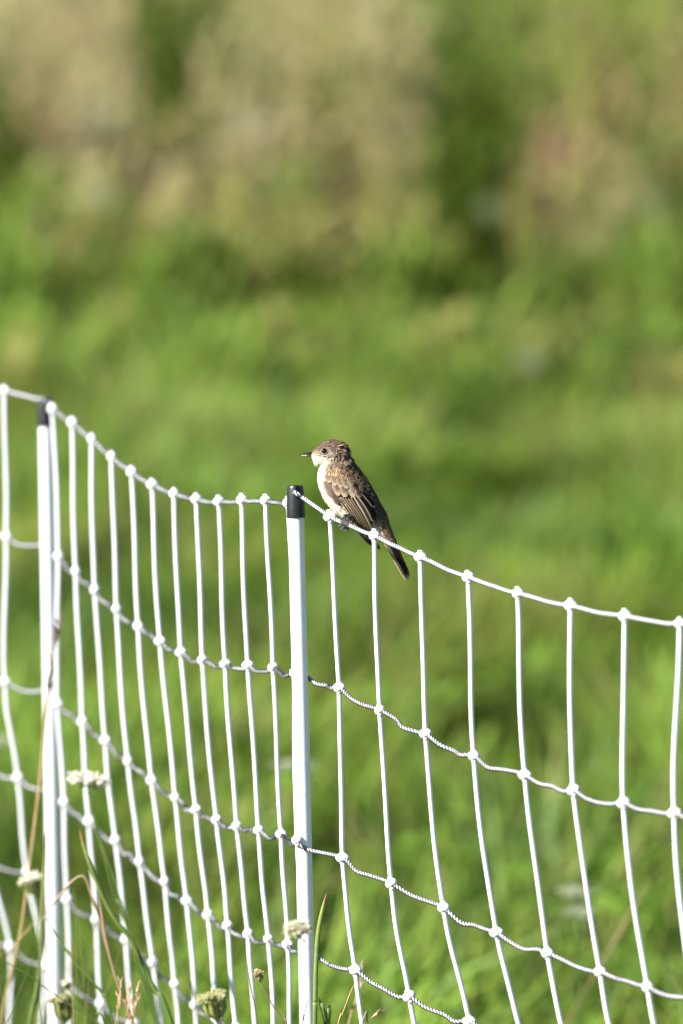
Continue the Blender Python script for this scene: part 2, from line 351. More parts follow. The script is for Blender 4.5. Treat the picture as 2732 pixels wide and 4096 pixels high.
# ropes
for r in range(NR):
    pts = []
    for i, s in enumerate(order):
        pts.append(K[s, r])
        if s == 'L1':
            zz = .5 * (K['L1', r][2] + K['S1', r][2]); pts.append(post_pt(A2, ax2, zz, (0, .0112 if r else .002, 0)))
        if s == 'S12':
            if r == 0: pts += [P(1172, 1992, DP1 + .006), P(1178, 1970, DP1 - .0070), P(1190, 1976, DP1 - .0105), P(1222, 1998, DP1 - .0125)]
            elif r in (2,):
                zz = K['S12', r][2]; pts += [P(1204, 3384, DP1 - .0108), P(1245, 3402, DP1 - .0112)]
            else:
                zz = K['S12', r][2]; pts.append(post_pt(A1, ax1, zz - .003, (.006, .0112, 0)))
    if r == 2:  # knot S12 of this row sits on the front left of the post
        K['S12', 2] = P(1188, 3360, DP1 - .006); pts = [K['S12', 2] if np.allclose(q, P(*ROWS[2]['S12'], DEP['S12'])) else q for q in pts]
    # slack: the lower ropes hang in small kinked bights
    path = []
    for i in range(len(pts)):
        path.append(pts[i])
        if i + 1 < len(pts):
            d = pts[i + 1] - pts[i]; ln = np.linalg.norm(d)
            if ln > .05:
                sag = (.0012, .004, .004, .005, .005, .004, .004, .004, .003, .003)[r]
                jit = (.0003, .0011, .0014, .0016, .0013, .001, .001, .001, .001, .001)[r]
                for t in (.3, .55, .8):
                    path.append(pts[i] + d * t + np.array([0, 0, -sag * 4 * t * (1 - t)]) + rng.normal(0, jit, 3))
    cp = catmull(path, 6)
    fine = r < 5; vis = r < 6
    step = .0007 if r < 4 else (.0011 if vis else .002); sides = 6 if r < 4 else 4
    p, s = resample(cp, step); t, u, v = frames(p)
    pitch = (.0104, .0118, .0124, .0124, .0098, .0098, .0098, .0098, .0098, .0098)[r]
    th = s / pitch * 2 * math.pi + .8 * np.sin(s * 31 + r) + .5 * np.sin(s * 83 + 2 * r)
    R0 = .00106 if r == 0 else .00092; rs = .00102 if r == 0 else .00086
    def strand(ph, off, rad, sd):
        c = p + off * (np.cos(th + ph)[:, None] * u + np.sin(th + ph)[:, None] * v); return tube(c, rad, sd)
    V, Fc = join([strand(k * 2 * math.pi / 3, R0, rs, sides) for k in range(3)])
    ro = obj('rope', mesh('rope', V, Fc, M_rope, True, None, NB), net)
    if vis:
        V, Fc = join([strand((k + .5) * 2 * math.pi / 3, R0 * (1.70 if r == 0 else 1.76), .00060 if r == 0 else .00074, 5) for k in range(3)])
        obj('conductor_wire', mesh('conductor_wire', V, Fc, M_wire, True, None, NB), ro)
# struts and knots
def knot_mesh(top):
    bm = bmesh.new()
    def ball(r, c, sc):
        q = bmesh.ops.create_icosphere(bm, subdivisions=2, radius=r)
        for vv in q['verts']:
            n_ = vv.co.normalized(); e_ = 2.6; k = (abs(n_.x) ** e_ + abs(n_.y) ** e_ + abs(n_.z) ** e_) ** (-1 / e_)
            vv.co = Vector((n_.x * sc[0], n_.y * sc[1], n_.z * sc[2])) * k * r + Vector(c)
    ball(.0050, (-.0012, 0, -.0002), (1, 1, 1)); ball(.0042, (.0022, 0, .0006), (1, 1.02, .98))
    def cyl(r, h, c, axis):
        q = bmesh.ops.create_cone(bm, cap_ends=True, segments=12, radius1=r, radius2=r * .92, depth=h)
        if axis == 'x': bmesh.ops.rotate(bm, verts=q['verts'], matrix=Matrix.Rotation(math.pi / 2, 3, 'Y'))
        bmesh.ops.translate(bm, verts=q['verts'], vec=c)
    cyl(.0028, .0036, (0, 0, -.0046), 'z'); cyl(.0029, .0026, (.0056, 0, 0), 'x'); cyl(.0028, .0022, (-.0056, 0, 0), 'x')
    if top:
        q = bmesh.ops.create_cube(bm, size=1)
        for vv in q['verts']: vv.co = Vector((vv.co.x * .0046 - .0004, vv.co.y * .0034, vv.co.z * .0026 + .0054))
    else: cyl(.0028, .0030, (0, 0, .0046), 'z')
    me = bpy.data.meshes.new('knot'); bm.to_mesh(me); bm.free(); me.materials.append(M_white)
    me.polygons.foreach_set('use_smooth', np.ones(len(me.polygons), dtype=bool)); return me
km_top, km = knot_mesh(True), knot_mesh(False)
for si, s in enumerate(order):
    ks = [K[s, r] for r in range(NR)]
    path = catmull(ks, 10)
    lim = len(path); t = np.linspace(0, 9, lim)
    wob = .0010 * np.sin(t * 3.1 + si * 1.7) * np.abs(np.sin(t * math.pi))
    path = path + np.stack([wob, wob * .3, 0 * wob], 1)
    if s == 'S12': path[11:29, 1] += .012 * np.sin(np.linspace(0, math.pi, 18)) ** .5   # slips behind the post
    V, Fc = tube(path, .00232, 12)
    st = obj('strut', mesh('strut', V, Fc, M_white, True, None, NB), net)
    for r in range(NR):
        i = order.index(s); a = K[order[max(i - 1, 0)], r]; c = K[order[min(i + 1, len(order) - 1)], r]
        X = Vector(c - a).normalized(); Zs = Vector(ks[max(r - 1, 0)] - ks[min(r + 1, NR - 1)]).normalized()
        X = (X * .8 + Vector((.75, -.6, -.15)) * .35).normalized()
        Y = Zs.cross(X).normalized(); X = Y.cross(Zs).normalized()
        k = obj('knot', km_top if r == 0 else km, st)
        m4 = Matrix((X, Y, Zs)).transposed().to_4x4() @ Matrix.Rotation(rng.normal(0, .18), 4, 'Z') @ Matrix.Rotation(rng.normal(0, .12), 4, 'Y')
        m4.translation = Vector(ks[r] - NB); k.matrix_local = m4 @ Matrix.Scale(.94 + rng.normal(0, .03), 4)

# ------------------------------------------------------------------ the bird
DB = 5.425; PXM = DB / F                           # metres per photo pixel at the bird
def z1(u, v): return (1100 + u / 2.412, 1700 + v / 2.412)
def z3(u, v): return (1230 + u / 4.238, 1830 + v / 4.238)
def z2(u, v): return (1150 + u / 5.227, 1730 + v / 5.227)
def z4(u, v): return (1280 + u / 3.92, 2030 + v / 3.92)
def B(x, y, dep): return P(x, y, DB + dep * PXM)   # dep in pixels, negative is nearer
foot_px = (1378, 2112); ROOT = P(*foot_px, 5.402)
bird = empty('perched_bird', ROOT)
tag(bird, 'small brown bird with cream breast perched on the top rope beside the capped post', 'bird')
SEC = [ # upper outline, lower outline (first zoom's pixels), half width
 ((352, 262), (352, 300), 18), ((378, 238), (357, 322), 46), ((415, 202), (366, 350), 74), ((462, 164), (378, 382), 98), ((525, 141), (398, 398), 114),
 ((595, 146), (418, 402), 122), ((662, 180), (424, 410), 124), ((704, 236), (420, 428), 121), ((711, 286), (414, 462), 119), ((745, 335), (411, 505), 130),
 ((790, 395), (416, 560), 148), ((858, 482), (438, 638), 172), ((910, 560), (474, 720), 184), ((954, 640), (533, 798), 180), ((990, 712), (600, 860), 166),
 ((1026, 780), (680, 922), 144), ((1057, 838), (775, 975), 116), ((1078, 890), (868, 1012), 92), ((1094, 945), (940, 1042), 72), ((1112, 1005), (995, 1080), 54), ((1134, 1064), (1042, 1122), 40), ((1150, 1100), (1072, 1150), 28)]
U = catmull([(*z1(*a), *z1(*b_), w / 2.412) for a, b_, w in SEC], 5); nS = len(U); NA = 40
def ring_pt(sf, a):      # sf float section index, a angle 0 = belly, pi = back, positive side = near the camera
    i = np.clip(np.floor(sf).astype(int), 0, nS - 2); f = np.clip(sf - i, 0, 1)[..., None]; q = U[i] * (1 - f) + U[i + 1] * f
    c = (q[..., 0:2] + q[..., 2:4]) / 2; h = (q[..., 0:2] - q[..., 2:4]) / 2
    ca, sa = -np.cos(a), np.sin(a); sg = np.sign(sa) * np.abs(sa) ** .86
    xy = c + h * ca[..., None]; dep = -q[..., 4] * sg
    return CAM + (DB + dep * PXM)[..., None] * (FW + ((xy[..., 0] - PW / 2) / F)[..., None] * RT + ((PH / 2 - xy[..., 1]) / F)[..., None] * UP)
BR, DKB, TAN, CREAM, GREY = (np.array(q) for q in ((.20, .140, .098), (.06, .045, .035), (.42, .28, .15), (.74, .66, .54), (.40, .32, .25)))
def smooth(e0, e1, x):
    t = np.clip((x - e0) / (e1 - e0), 0, 1); return t * t * (3 - 2 * t)
def bird_col(sf, a):
    c = (1 - np.cos(a)) / 2; k = sf / 5.0                            # k = section number
    edge = np.interp(k, [0, 2, 4, 6, 8, 10, 12, 14, 16, 18, 21], [.30, .33, .34, .30, .22, .17, .26, .36, .40, .40, .42])
    w = smooth(edge + .10, edge - .07, c)
    head = smooth(8.2, 6.5, k)
    back = BR * (1 - smooth(.45, .8, c)[..., None] * np.where(k > 8.5, .48, .08)[..., None])  # mantle's own darker tone, plus shade of the sunless side painted into the back
    sh = (smooth(7.8, 9.5, k) * smooth(14, 11, k) * smooth(.75, .35, c))[..., None]
    back = back * (1 - sh) + TAN * sh
    cheek = (head * smooth(.72, .5, c) * .75)[..., None]; back = back * (1 - cheek) + GREY * cheek
    rump = smooth(15, 18, k)[..., None] * smooth(.2, .6, c)[..., None]; back = back * (1 - rump * .5) + TAN * rump * .5 * .8
    return back * (1 - w[..., None]) + CREAM * w[..., None]
sf = np.repeat(np.arange(nS, dtype=float)[:, None], NA, 1); an = np.repeat((np.arange(NA) * 2 * math.pi / NA)[None], nS, 0)
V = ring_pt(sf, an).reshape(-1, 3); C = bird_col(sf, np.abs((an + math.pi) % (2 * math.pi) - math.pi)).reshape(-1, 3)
Fc = [(i * NA + j, i * NA + (j + 1) % NA, (i + 1) * NA + (j + 1) % NA, (i + 1) * NA + j) for i in range(nS - 1) for j in range(NA)]
Fc += [tuple(range(NA)), tuple(range((nS - 1) * NA, nS * NA))]
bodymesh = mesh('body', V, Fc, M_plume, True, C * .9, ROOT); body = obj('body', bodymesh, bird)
bvh = BVHTree.FromPolygons([Vector(q - ROOT) for q in V], Fc)
# small contour feathers
def plumage(N):
    s_ = rng.random(N) ** .9 * (nS - 4) + 1; a_ = (rng.random(N) * 2 - 1) * math.pi
    ey_ = B(*z2(772, 390), -48); far = np.linalg.norm((ring_pt(s_, np.abs(a_)) - ey_), axis=1) > 17 * PXM
    s_, a_ = s_[far], a_[far]; N = len(s_)
    p0 = ring_pt(s_, a_); p1 = ring_pt(np.minimum(s_ + .8, nS - 1), a_); d = p1 - p0; d /= np.linalg.norm(d, axis=1)[:, None] + 1e-9
    q = ring_pt(s_, a_ + .05) - p0; q /= np.linalg.norm(q, axis=1)[:, None] + 1e-9
    nrm = np.cross(q, d); k = s_ / 5
    cen = ring_pt(s_, a_ * 0) * .5 + ring_pt(s_, a_ * 0 + math.pi) * .5
    nrm *= np.sign(np.sum(nrm * (p0 - cen), 1))[:, None]
    shag = ((k > 5.2) & (k < 8.6) & (np.abs(a_) > 2.1)) * rng.random(N); L_ = (1 + .5 * shag) * np.interp(k, [0, 2, 5, 7, 10, 14, 21], [4, 10, 14, 16, 20, 23, 22]) * PXM * (.7 + .6 * rng.random(N)); Wd = L_ * np.interp(k, [0, 6, 10, 21], [.16, .17, .15, .13])
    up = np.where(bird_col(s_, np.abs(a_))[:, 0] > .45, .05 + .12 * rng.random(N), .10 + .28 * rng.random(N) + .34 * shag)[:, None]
    d2 = d + nrm * up + q * rng.normal(0, .16, N)[:, None]
    base = p0 - nrm * .0004
    Vv = np.stack([base, base + d2 * (L_ * .55)[:, None] + q * Wd[:, None], base + d2 * L_[:, None], base + d2 * (L_ * .55)[:, None] - q * Wd[:, None]], 1)
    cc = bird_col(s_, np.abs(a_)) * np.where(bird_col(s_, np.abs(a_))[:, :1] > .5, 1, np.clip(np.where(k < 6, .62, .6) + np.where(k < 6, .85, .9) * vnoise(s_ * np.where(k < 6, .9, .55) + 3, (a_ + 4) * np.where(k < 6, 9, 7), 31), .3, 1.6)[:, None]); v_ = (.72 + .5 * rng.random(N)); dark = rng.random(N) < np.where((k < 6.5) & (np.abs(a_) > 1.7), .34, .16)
    light = cc[:, 0] > .5
    v_ = np.where(light, .88 + .2 * rng.random(N), np.where(dark, .40, v_)); cc = cc * v_[:, None]
    Cc = np.stack([cc * .75, cc, cc * 1.15, cc], 1)
    Q = (np.arange(N) * 4)[:, None] + np.array([[0, 1, 2, 3]])
    return Vv.reshape(-1, 3), Q, np.clip(Cc, 0, .9).reshape(-1, 3)
V, Q, C = plumage(17000)
obj('plumage', mesh('plumage', V, Q, M_plume, False, C, ROOT), body, 'stuff')

def near_dep(x, y, fall):
    a, b_ = P(x, y, DB - .2) - ROOT, P(x, y, DB + .2) - ROOT; d = Vector(b_ - a); ln = d.length
    h = bvh.ray_cast(Vector(a), d.normalized(), ln)
    return fall if h[0] is None else (h[3] / ln * .4 - .2) / PXM
def feather(name, base, tip, width, parent, lift, ce, cm, cl, cr, tipc=None, bow=0., dep=None, prof=.75, dep1=None, side=1):
    """base, tip photo px; width px; colours: mid, left edge, right edge; lift px towards the camera"""
    b0, t0 = np.array(base, float), np.array(tip, float); ax = t0 - b0; ln = np.linalg.norm(ax); ax /= ln; nr = np.array([-ax[1], ax[0]])
    nL, nW = 9, 7; Vv, Cc = [], []
    for i in range(nL):
        t = i / (nL - 1); wid = width / 2 * (min(1, .55 + t * 1.6)) * (1 - max(0, (t - prof) / (1 - prof)) ** (2.2 if prof > .7 else 3.2) * (.88 if prof > .7 else .62))
        ctr = b0 + ax * ln * t + nr * bow * math.sin(t * math.pi)
        for j in range(nW):
            s_ = j / (nW - 1) * 2 - 1; xy = ctr + nr * wid * s_
            if dep is None: dd = near_dep(*xy, 0 if dep1 is None else dep1)
            else: dd = dep + ((dep1 if dep1 is not None else dep) - dep) * t
            dd = dd - side * (lift - abs(s_) ** 2 * width * .10 + (.8 if j == 3 else 0))
            Vv.append(B(xy[0], xy[1], dd))
            c = np.array(ce) * (.93 + .14 * ((i * 7 + j * 3) % 5) / 4)
            if s_ > .5: c = c * .25 + np.array(cl) * .75
            if s_ < -.5: c = c * .25 + np.array(cr) * .75
            if j == 3: c = c * .7
            if tipc is not None and t > (.92 if prof > .79 else .70): q_ = .8 if prof > .79 else (.62 if lift > 12 else .8) * min(1, (t - .64) / .22) * (.75 + .25 * math.sin(i * 2.3 + j * 1.9 + base[0])); c = c * (1 - q_) + np.array(tipc) * q_
            Cc.append(c)
    Ff = [(i * nW + j, i * nW + j + 1, (i + 1) * nW + j + 1, (i + 1) * nW + j) for i in range(nL - 1) for j in range(nW - 1)]
    return obj(name, mesh(name, Vv, Ff, M_feather, True, Cc, ROOT), parent)

BUFF, DB1, DB2, EDG, GB = (.60, .42, .22), (.085, .058, .042), (.012, .008, .007), (.46, .33, .20), (.26, .20, .165)
PALE = (.60, .49, .32)
# wing: a folded base surface carrying the separate flight feathers and coverts
def wing(near):
    pts = [(275, 330), (268, 420), (300, 540), (360, 630), (430, 690), (520, 800), (620, 930), (720, 1060), (820, 1170), (930, 1235), (1060, 1230), (1140, 1150), (1160, 1030), (1140, 860), (1060, 700), (960, 600), (850, 480), (700, 380), (520, 310), (380, 290)]
    cx, cy = 700, 720; Vv, Cc, Ff = [], [], []; m = len(pts)
    for ring in range(5):
        k = 1 - ring / 4
        for (u, v) in pts:
            xx, yy = z3(cx + (u - cx) * k * .97, cy + (v - cy) * k * .97)
            if near: dd = near_dep(xx, yy, -22) - 2.5 * (1 - k * .7); dd = min(dd, -18)
            else: dd = -(min(near_dep(xx, yy, -22), -18)) + 2.5
            Vv.append(B(xx, yy, dd)); Cc.append(np.array(DB1))
    for r_ in range(4):
        for j in range(m): Ff.append((r_ * m + j, r_ * m + (j + 1) % m, (r_ + 1) * m + (j + 1) % m, (r_ + 1) * m + j))
    return obj('wing', mesh('wing', Vv, Ff, M_feather, True, Cc, ROOT), bird)
wg = wing(True); wf = wing(False)
fz = lambda a, b_, w, lift, ce, cl, cr, tipc=None, bow=0, prof=.75, fall=-24: feather('feather', z3(*a), z3(*b_), w / 4.238, wg, lift, ce, None, cl, cr, tipc, bow, None, prof, fall)
# primaries under, then secondaries, tertials, coverts, each layer a little nearer
for i, (a, b_) in enumerate((((430, 660), (985, 1262)), ((470, 680), (1040, 1262)), ((520, 700), (1070, 1245)))):
    fz(a, b_, 95, 3.0 + i * .6, DB1, (.15, .11, .085), EDG, None, -4)
for i, (a, b_, w) in enumerate((((545, 720), (890, 1215), 62), ((580, 700), (930, 1218), 60), ((615, 690), (965, 1215), 60), ((655, 690), (1000, 1205), 60), ((700, 690), (1035, 1200), 62), ((745, 690), (1065, 1195), 66))):
    fz(a, b_, w, 5.0 + i * .7, DB1, EDG if i % 2 else PALE, DB2, None, -3, .85)
fz((800, 660), (1098, 1192), 92, 10.2, (.10, .075, .055), PALE, DB2, None, -6, .85)
fz((880, 650), (1140, 1100), 150, 11.0, DB2, PALE, DB2, (.10, .08, .06), -8, .8)
fz((930, 600), (1142, 850), 90, 12.0, DB2, GB, DB2, PALE, -4, .8)
for (a, b_, w, ce, tp) in (((290, 400), (420, 670), 130, (.14, .10, .078), (.16, .115, .09)), ((400, 560), (530, 790), 120, DB1, (.10, .075, .06)), ((440, 400), (545, 640), 125, (.14, .103, .082), BUFF), ((570, 430), (665, 665), 135, (.15, .112, .09), BUFF),
                           ((720, 440), (805, 668), 140, GB, BUFF), ((830, 540), (890, 690), 90, DB1, BUFF), ((300, 300), (395, 420), 90, BR, BUFF), ((400, 320), (490, 470), 95, BR, BUFF), ((500, 350), (585, 505), 95, BR, BUFF), ((590, 370), (690, 520), 100, BR, BUFF), ((690, 380), (770, 480), 90, BR, (.30, .22, .14))):
    lf = {130: 9.0, 120: 8.0, 125: 9.8, 135: 10.4, 140: 11.2}.get(w, 13.0)
    fz(a, b_, w, lf, ce, (.28, .21, .15), (.11, .08, .06), tp, 0, .62)
# far wing's flight feathers showing under the rope
for (a, b_, w) in (((760, 1120), (1110, 1500), 80), ((860, 1150), (1170, 1520), 80), ((960, 1200), (1228, 1562), 70)):
    feather('feather', z3(*a), z3(*b_), w / 4.238, wf, 2, DB2, None, (.10, .08, .07), DB2, None, 0, 26, .8, 16, -1)
# tail
TB = z1(1085, 1085)
tail = None
tl = [(( -26, 6), (1346, 1150), 28, (.20, .145, .10), PALE, (.16, .11, .08), 10), ((-16, 2), (1362, 1140), 32, (.17, .125, .09), (.26, .19, .13), DB2, 7), ((-6, -2), (1380, 1155), 46, DB2, (.24, .18, .12), DB2, 4), ((4, -6), (1392, 1140), 46, DB2, DB1, DB2, 1), ((12, -10), (1405, 1100), 44, DB2, DB2, (.05, .04, .035), -2), ((16, -12), (1411, 1075), 40, DB2, DB2, DB2, -5)]
for i, ((dx, dy), tp, w, ce, cl, cr, dd) in enumerate(tl):
    o_ = feather('tail' if i == 0 else 'feather', (TB[0] + dx - 14, TB[1] + dy - 34), z4(*tp), w / 3.92 * .86, bird if i == 0 else tail, 3, ce, None, cl, cr, PALE if i < 4 else (.12, .09, .06), 0, -22 + i * 4, .88, -12 + i * 4)
    if i == 0: tail = o_
# eye
def ellipsoid(c, rx, ry, rz, seg=18, rings=12):
    Vv, Ff = [], []
    for i in range(rings + 1):
        ph = math.pi * i / rings
        for j in range(seg):
            th = 2 * math.pi * j / seg; Vv.append((c[0] + rx * math.sin(ph) * math.cos(th), c[1] + ry * math.sin(ph) * math.sin(th), c[2] + rz * math.cos(ph)))
    for i in range(rings):
        for j in range(seg): Ff.append((i * seg + j, i * seg + (j + 1) % seg, (i + 1) * seg + (j + 1) % seg, (i + 1) * seg + j))
    return np.array(Vv), Ff
for sd_ in (1, -1):
    ex, ey = z2(772, 390); dd = near_dep(ex, ey, -45); dd = dd if sd_ > 0 else -dd
    c = B(ex, ey, dd + sd_ * 3.2); r_ = 12.2 * PXM
    Vv, Ff = ellipsoid(c, r_, r_ * .8, r_); eo = obj('eye', mesh('eye', Vv, Ff, M_eye, True, None, ROOT), bird)
    th = np.linspace(0, 2 * math.pi, 25); ringp = np.stack([ex + 11.6 * np.cos(th), ey + 11.0 * np.sin(th)], 1)
    V, Q = tube(np.array([B(q[0], q[1], (near_dep(*q, -45) if sd_ > 0 else -near_dep(*q, -45)) - sd_ * 1.0) for q in ringp]), 1.5 * PXM, 6)
    obj('eye_ring', mesh('eye_ring', V, Q, M_plume, True, np.tile((.22, .17, .13), (len(V), 1)), ROOT), eo)
# bill
def bill(name, secs, colf, parent):
    Vv, Cc, Ff = [], [], []; m = 14
    for (x, yt, yb, w) in secs:
        for j in range(m):
            a = j * 2 * math.pi / m; px_, py_ = z2(x, (yt + yb) / 2 - (yb - yt) / 2 * math.cos(a))
            Vv.append(B(px_, py_, -w / 5.227 * math.sin(a))); Cc.append(colf(x, -math.cos(a)))
    k = len(secs)
    for i in range(k - 1):
        for j in range(m): Ff.append((i * m + j, i * m + (j + 1) % m, (i + 1) * m + (j + 1) % m, (i + 1) * m + j))
    Ff += [tuple(range(m)), tuple(range((k - 1) * m, k * m))]
    return obj(name, mesh(name, Vv, Ff, M_bill, True, Cc, ROOT), parent)
bo = bill('bill', [(232, 462, 474, 4), (262, 450, 470, 14), (320, 432, 468, 26), (400, 416, 462, 38), (470, 400, 458, 50), (540, 392, 462, 60), (620, 395, 470, 64)], lambda x, s_: (.02, .018, .02), bird)
bill('lower_mandible', [(250, 468, 478, 6), (300, 466, 490, 18), (360, 464, 500, 28), (430, 462, 506, 38), (500, 460, 506, 50), (580, 458, 500, 60), (650, 456, 494, 62)], lambda x, s_: (.55, .36, .28) if 270 < x < 420 else ((.06, .045, .045) if x < 520 else (.60, .36, .14)), bo)
gp = [z2(540, 470), z2(600, 468), z2(655, 462), z2(700, 455)]
V, Q = tube(np.array([B(x_, y_, near_dep(x_, y_, -20) - .8) for x_, y_ in gp]), np.array([1.2, 2.0, 1.9, .8]) * PXM, 6)
obj('gape', mesh('gape', V, Q, M_bill, True, np.tile((.70, .40, .13), (len(V), 1)), ROOT), bo)
# legs: tarsus, three front toes over the rope, hind toe, claws
def rope_at(x):          # top rope centre between R1 and R2 by photo x
    t = (x - 1320) / (1498 - 1320); a, c = K['R1', 0], K['R2', 0]; q = a + (c - a) * t; q[2] -= .0012 * 4 * t * (1 - t); return q
for li, (fx, knee, off) in enumerate(((1372, (1392, 2062), -4), (1384, (1400, 2056), 20))):
    rc = rope_at(fx); DR = np.dot(rc - CAM, FW)
    toR = lambda dx, dz, dy: rc + np.array([dx, dy, dz])
    ank = toR(.0022, .0060, .003)
    V, Q = tube(np.array([B(*knee, off), .5 * (B(*knee, off) + ank) + np.array([.001, 0, 0]), ank]), np.array([.0018, .0009, .0010]), 8)
    lg = obj('leg', mesh('leg', V, Q, M_foot, True, None, ROOT), bird)
    rd = (K['R2', 0] - K['R1', 0]); rd = rd / np.linalg.norm(rd)
    for k in range(3):
        s0 = (k - 1) * .0024
        pts = [ank] + [rc + rd * (s0 + .0006) + np.array([0, 1, 0]) * (-.0034 * math.sin(q)) + np.array([0, 0, 1]) * (.0034 * math.cos(q)) for q in (.1, .8, 1.5, 2.2)]
        pts = catmull(pts, 4)
        V, Q = tube(pts, np.linspace(.00110, .0008, len(pts)) * (1 + .14 * np.sin(np.arange(len(pts)) * 2.1)), 8)
        to = obj('toe', mesh('toe', V, Q, M_foot, True, None, ROOT), lg)
        e_ = pts[-1]; cl = catmull([e_, e_ + [-.0022, .0004, -.0022], e_ + [-.0006 + .001, .0018, -.0044], e_ + [.0030, .0030, -.0048]] if False else [e_, e_ + np.array([-.0028, .0006, -.0012]), e_ + np.array([-.0034, .002, .0006])], 4) if k == 0 else catmull([e_, e_ + np.array([.0005, .001, -.0022]), e_ + np.array([-.0018, .002, -.0034]), e_ + np.array([-.0050, .003, -.0028])], 4)
        V, Q = tube(cl, np.linspace(.0009, .00015, len(cl)), 6); obj('claw', mesh('claw', V, Q, M_wire, True, None, ROOT), lg)
    ht = catmull([ank + np.array([-.0012, 0, .0006]), ank + np.array([.0030, .001, .0012]), ank + np.array([.0052, .002, -.001]), ank + np.array([.0042, .004, -.0052])], 4)
    V, Q = tube(ht, np.linspace(.0013, .0008, len(ht)), 8); obj('hind_toe', mesh('hind_toe', V, Q, M_foot, True, None, ROOT), lg)
# ------------------------------------------------------------------ plants by the fence
def to_ground(pts, d):
    q = [P(x, y, d) for x, y in pts]; dirn = q[-1] - q[-2]; k = max(abs(dirn[2]), 1e-4); sl = np.clip(dirn[0] / k, -.35, .35)
    z = q[-1][2]; e_ = q[-1].copy()
    for f in (.5, 1.): q.append(e_ + np.array([sl * z * f * (1 - .45 * f), .02 * f, -z * f - (.01 if f == 1 else 0)]))
    return catmull(q, 6)
def colors(path_n, sides, stops, cols):
    t = np.linspace(0, 1, path_n); c = np.stack([np.interp(t, stops, [q[k] for q in cols]) for k in range(3)], 1); return np.repeat(c, sides, 0)
GRN, LGR, STRAW, BRN, ORG, YG = (.085, .15, .03), (.14, .20, .045), (.42, .29, .13), (.22, .14, .08), (.42, .17, .05), (.20, .22, .06)
def stalk(name, label, pts, d, r, stops, cols, cat='grass', flat=.5, spike=None, group=None):
    path = to_ground(pts, d); n_ = len(path); fr = np.linspace(0, 1, n_)
    rr = r * np.clip(.25 + fr * 4, .25, 1)
    V, Q = tube(path, rr, 6, flat)
    root = empty(name, (path[-1][0], path[-1][1], 0)); tag(root, label, cat, group); O = np.array(root.location)
    so_ = obj('stem', mesh('stem', V, Q, M_plant, True, colors(n_, 6, stops, cols), O), root)
    if spike:                                          # seed spikelets along the top
        k0 = int(n_ * spike[0]); Vs, Qs, o_ = [], [], 0
        for i in range(spike[1]):
            q = path[min(int(i / spike[1] * k0), n_ - 1)] + rng.normal(0, .0005, 3); d_ = path[0] - path[k0]; d_ /= np.linalg.norm(d_)
            sd_ = np.array([rng.normal(0, .25), rng.normal(0, .25), 0]); e_ = q + (d_ + sd_) * spike[2]
            v_, f_ = tube(np.array([q, q * .5 + e_ * .5, e_]), np.array([.0004, spike[3], .0002]), 5)
            Vs.append(v_); Qs.append(f_ + o_); o_ += len(v_)
        V = np.vstack(Vs); obj('seed_spike', mesh('seed_spike', V, np.vstack(Qs), M_plant, True, np.tile(spike[4], (len(V), 1)), O), root)
    return root, path
def sprays(center, axis, n_rays, R, depth, closed, d, flcol, sz, rootO):
    """umbel: rays from the stem top to small floret clusters"""
    rays, Vs, Fs, Cs, o_ = [], [], [], [], 0
    ax = Vector(axis).normalized(); q = ax.to_track_quat('Z', 'Y')
    for i in range(n_rays):
        rr = math.sqrt((i + .5) / n_rays) * R; th = i * 2.39996 + rng.normal(0, .15)
        hz = depth * (1 - (rr / R) ** 2 * (.35 if not closed else -.15)) + rng.normal(0, .0012)
        if closed: rr = rr * (.9 + .1 * rng.random())
        e_ = np.array(q @ Vector((rr * math.cos(th), rr * math.sin(th), hz))) + center
        midp = np.array(q @ Vector((rr * math.cos(th) * (1.0 if closed else .42), rr * math.sin(th) * (1.0 if closed else .42), hz * .42))) + center
        rays.append(tube(catmull([center, midp, e_], 3), .0010 if closed else .00055, 5))
        for _ in range(18):
            c = e_ + rng.normal(0, sz, 3) * np.array([1, 1, .5]); u_ = Vector(rng.normal(0, .6, 3) + np.array([-.5, -.6, 1.2])).normalized(); w_ = u_.orthogonal().normalized(); x_ = u_.cross(w_); s_ = .0011 + .0011 * rng.random()
            for k in range(4):
                a = k * math.pi / 2; Vs.append(c + s_ * np.array(w_ * math.cos(a) + x_ * math.sin(a)) + np.array(u_) * .0004 * (k % 2))
                Cs.append(np.array(flcol[rng.integers(0, len(flcol))]) * (.8 + .25 * rng.random()))
            Fs.append((o_, o_ + 1, o_ + 2, o_ + 3)); o_ += 4
    return join(rays), (np.array(Vs), np.array(Fs), np.array(Cs))
WHT, CRM, PGR = (.80, .79, .72), (.62, .57, .38), (.34, .37, .13)
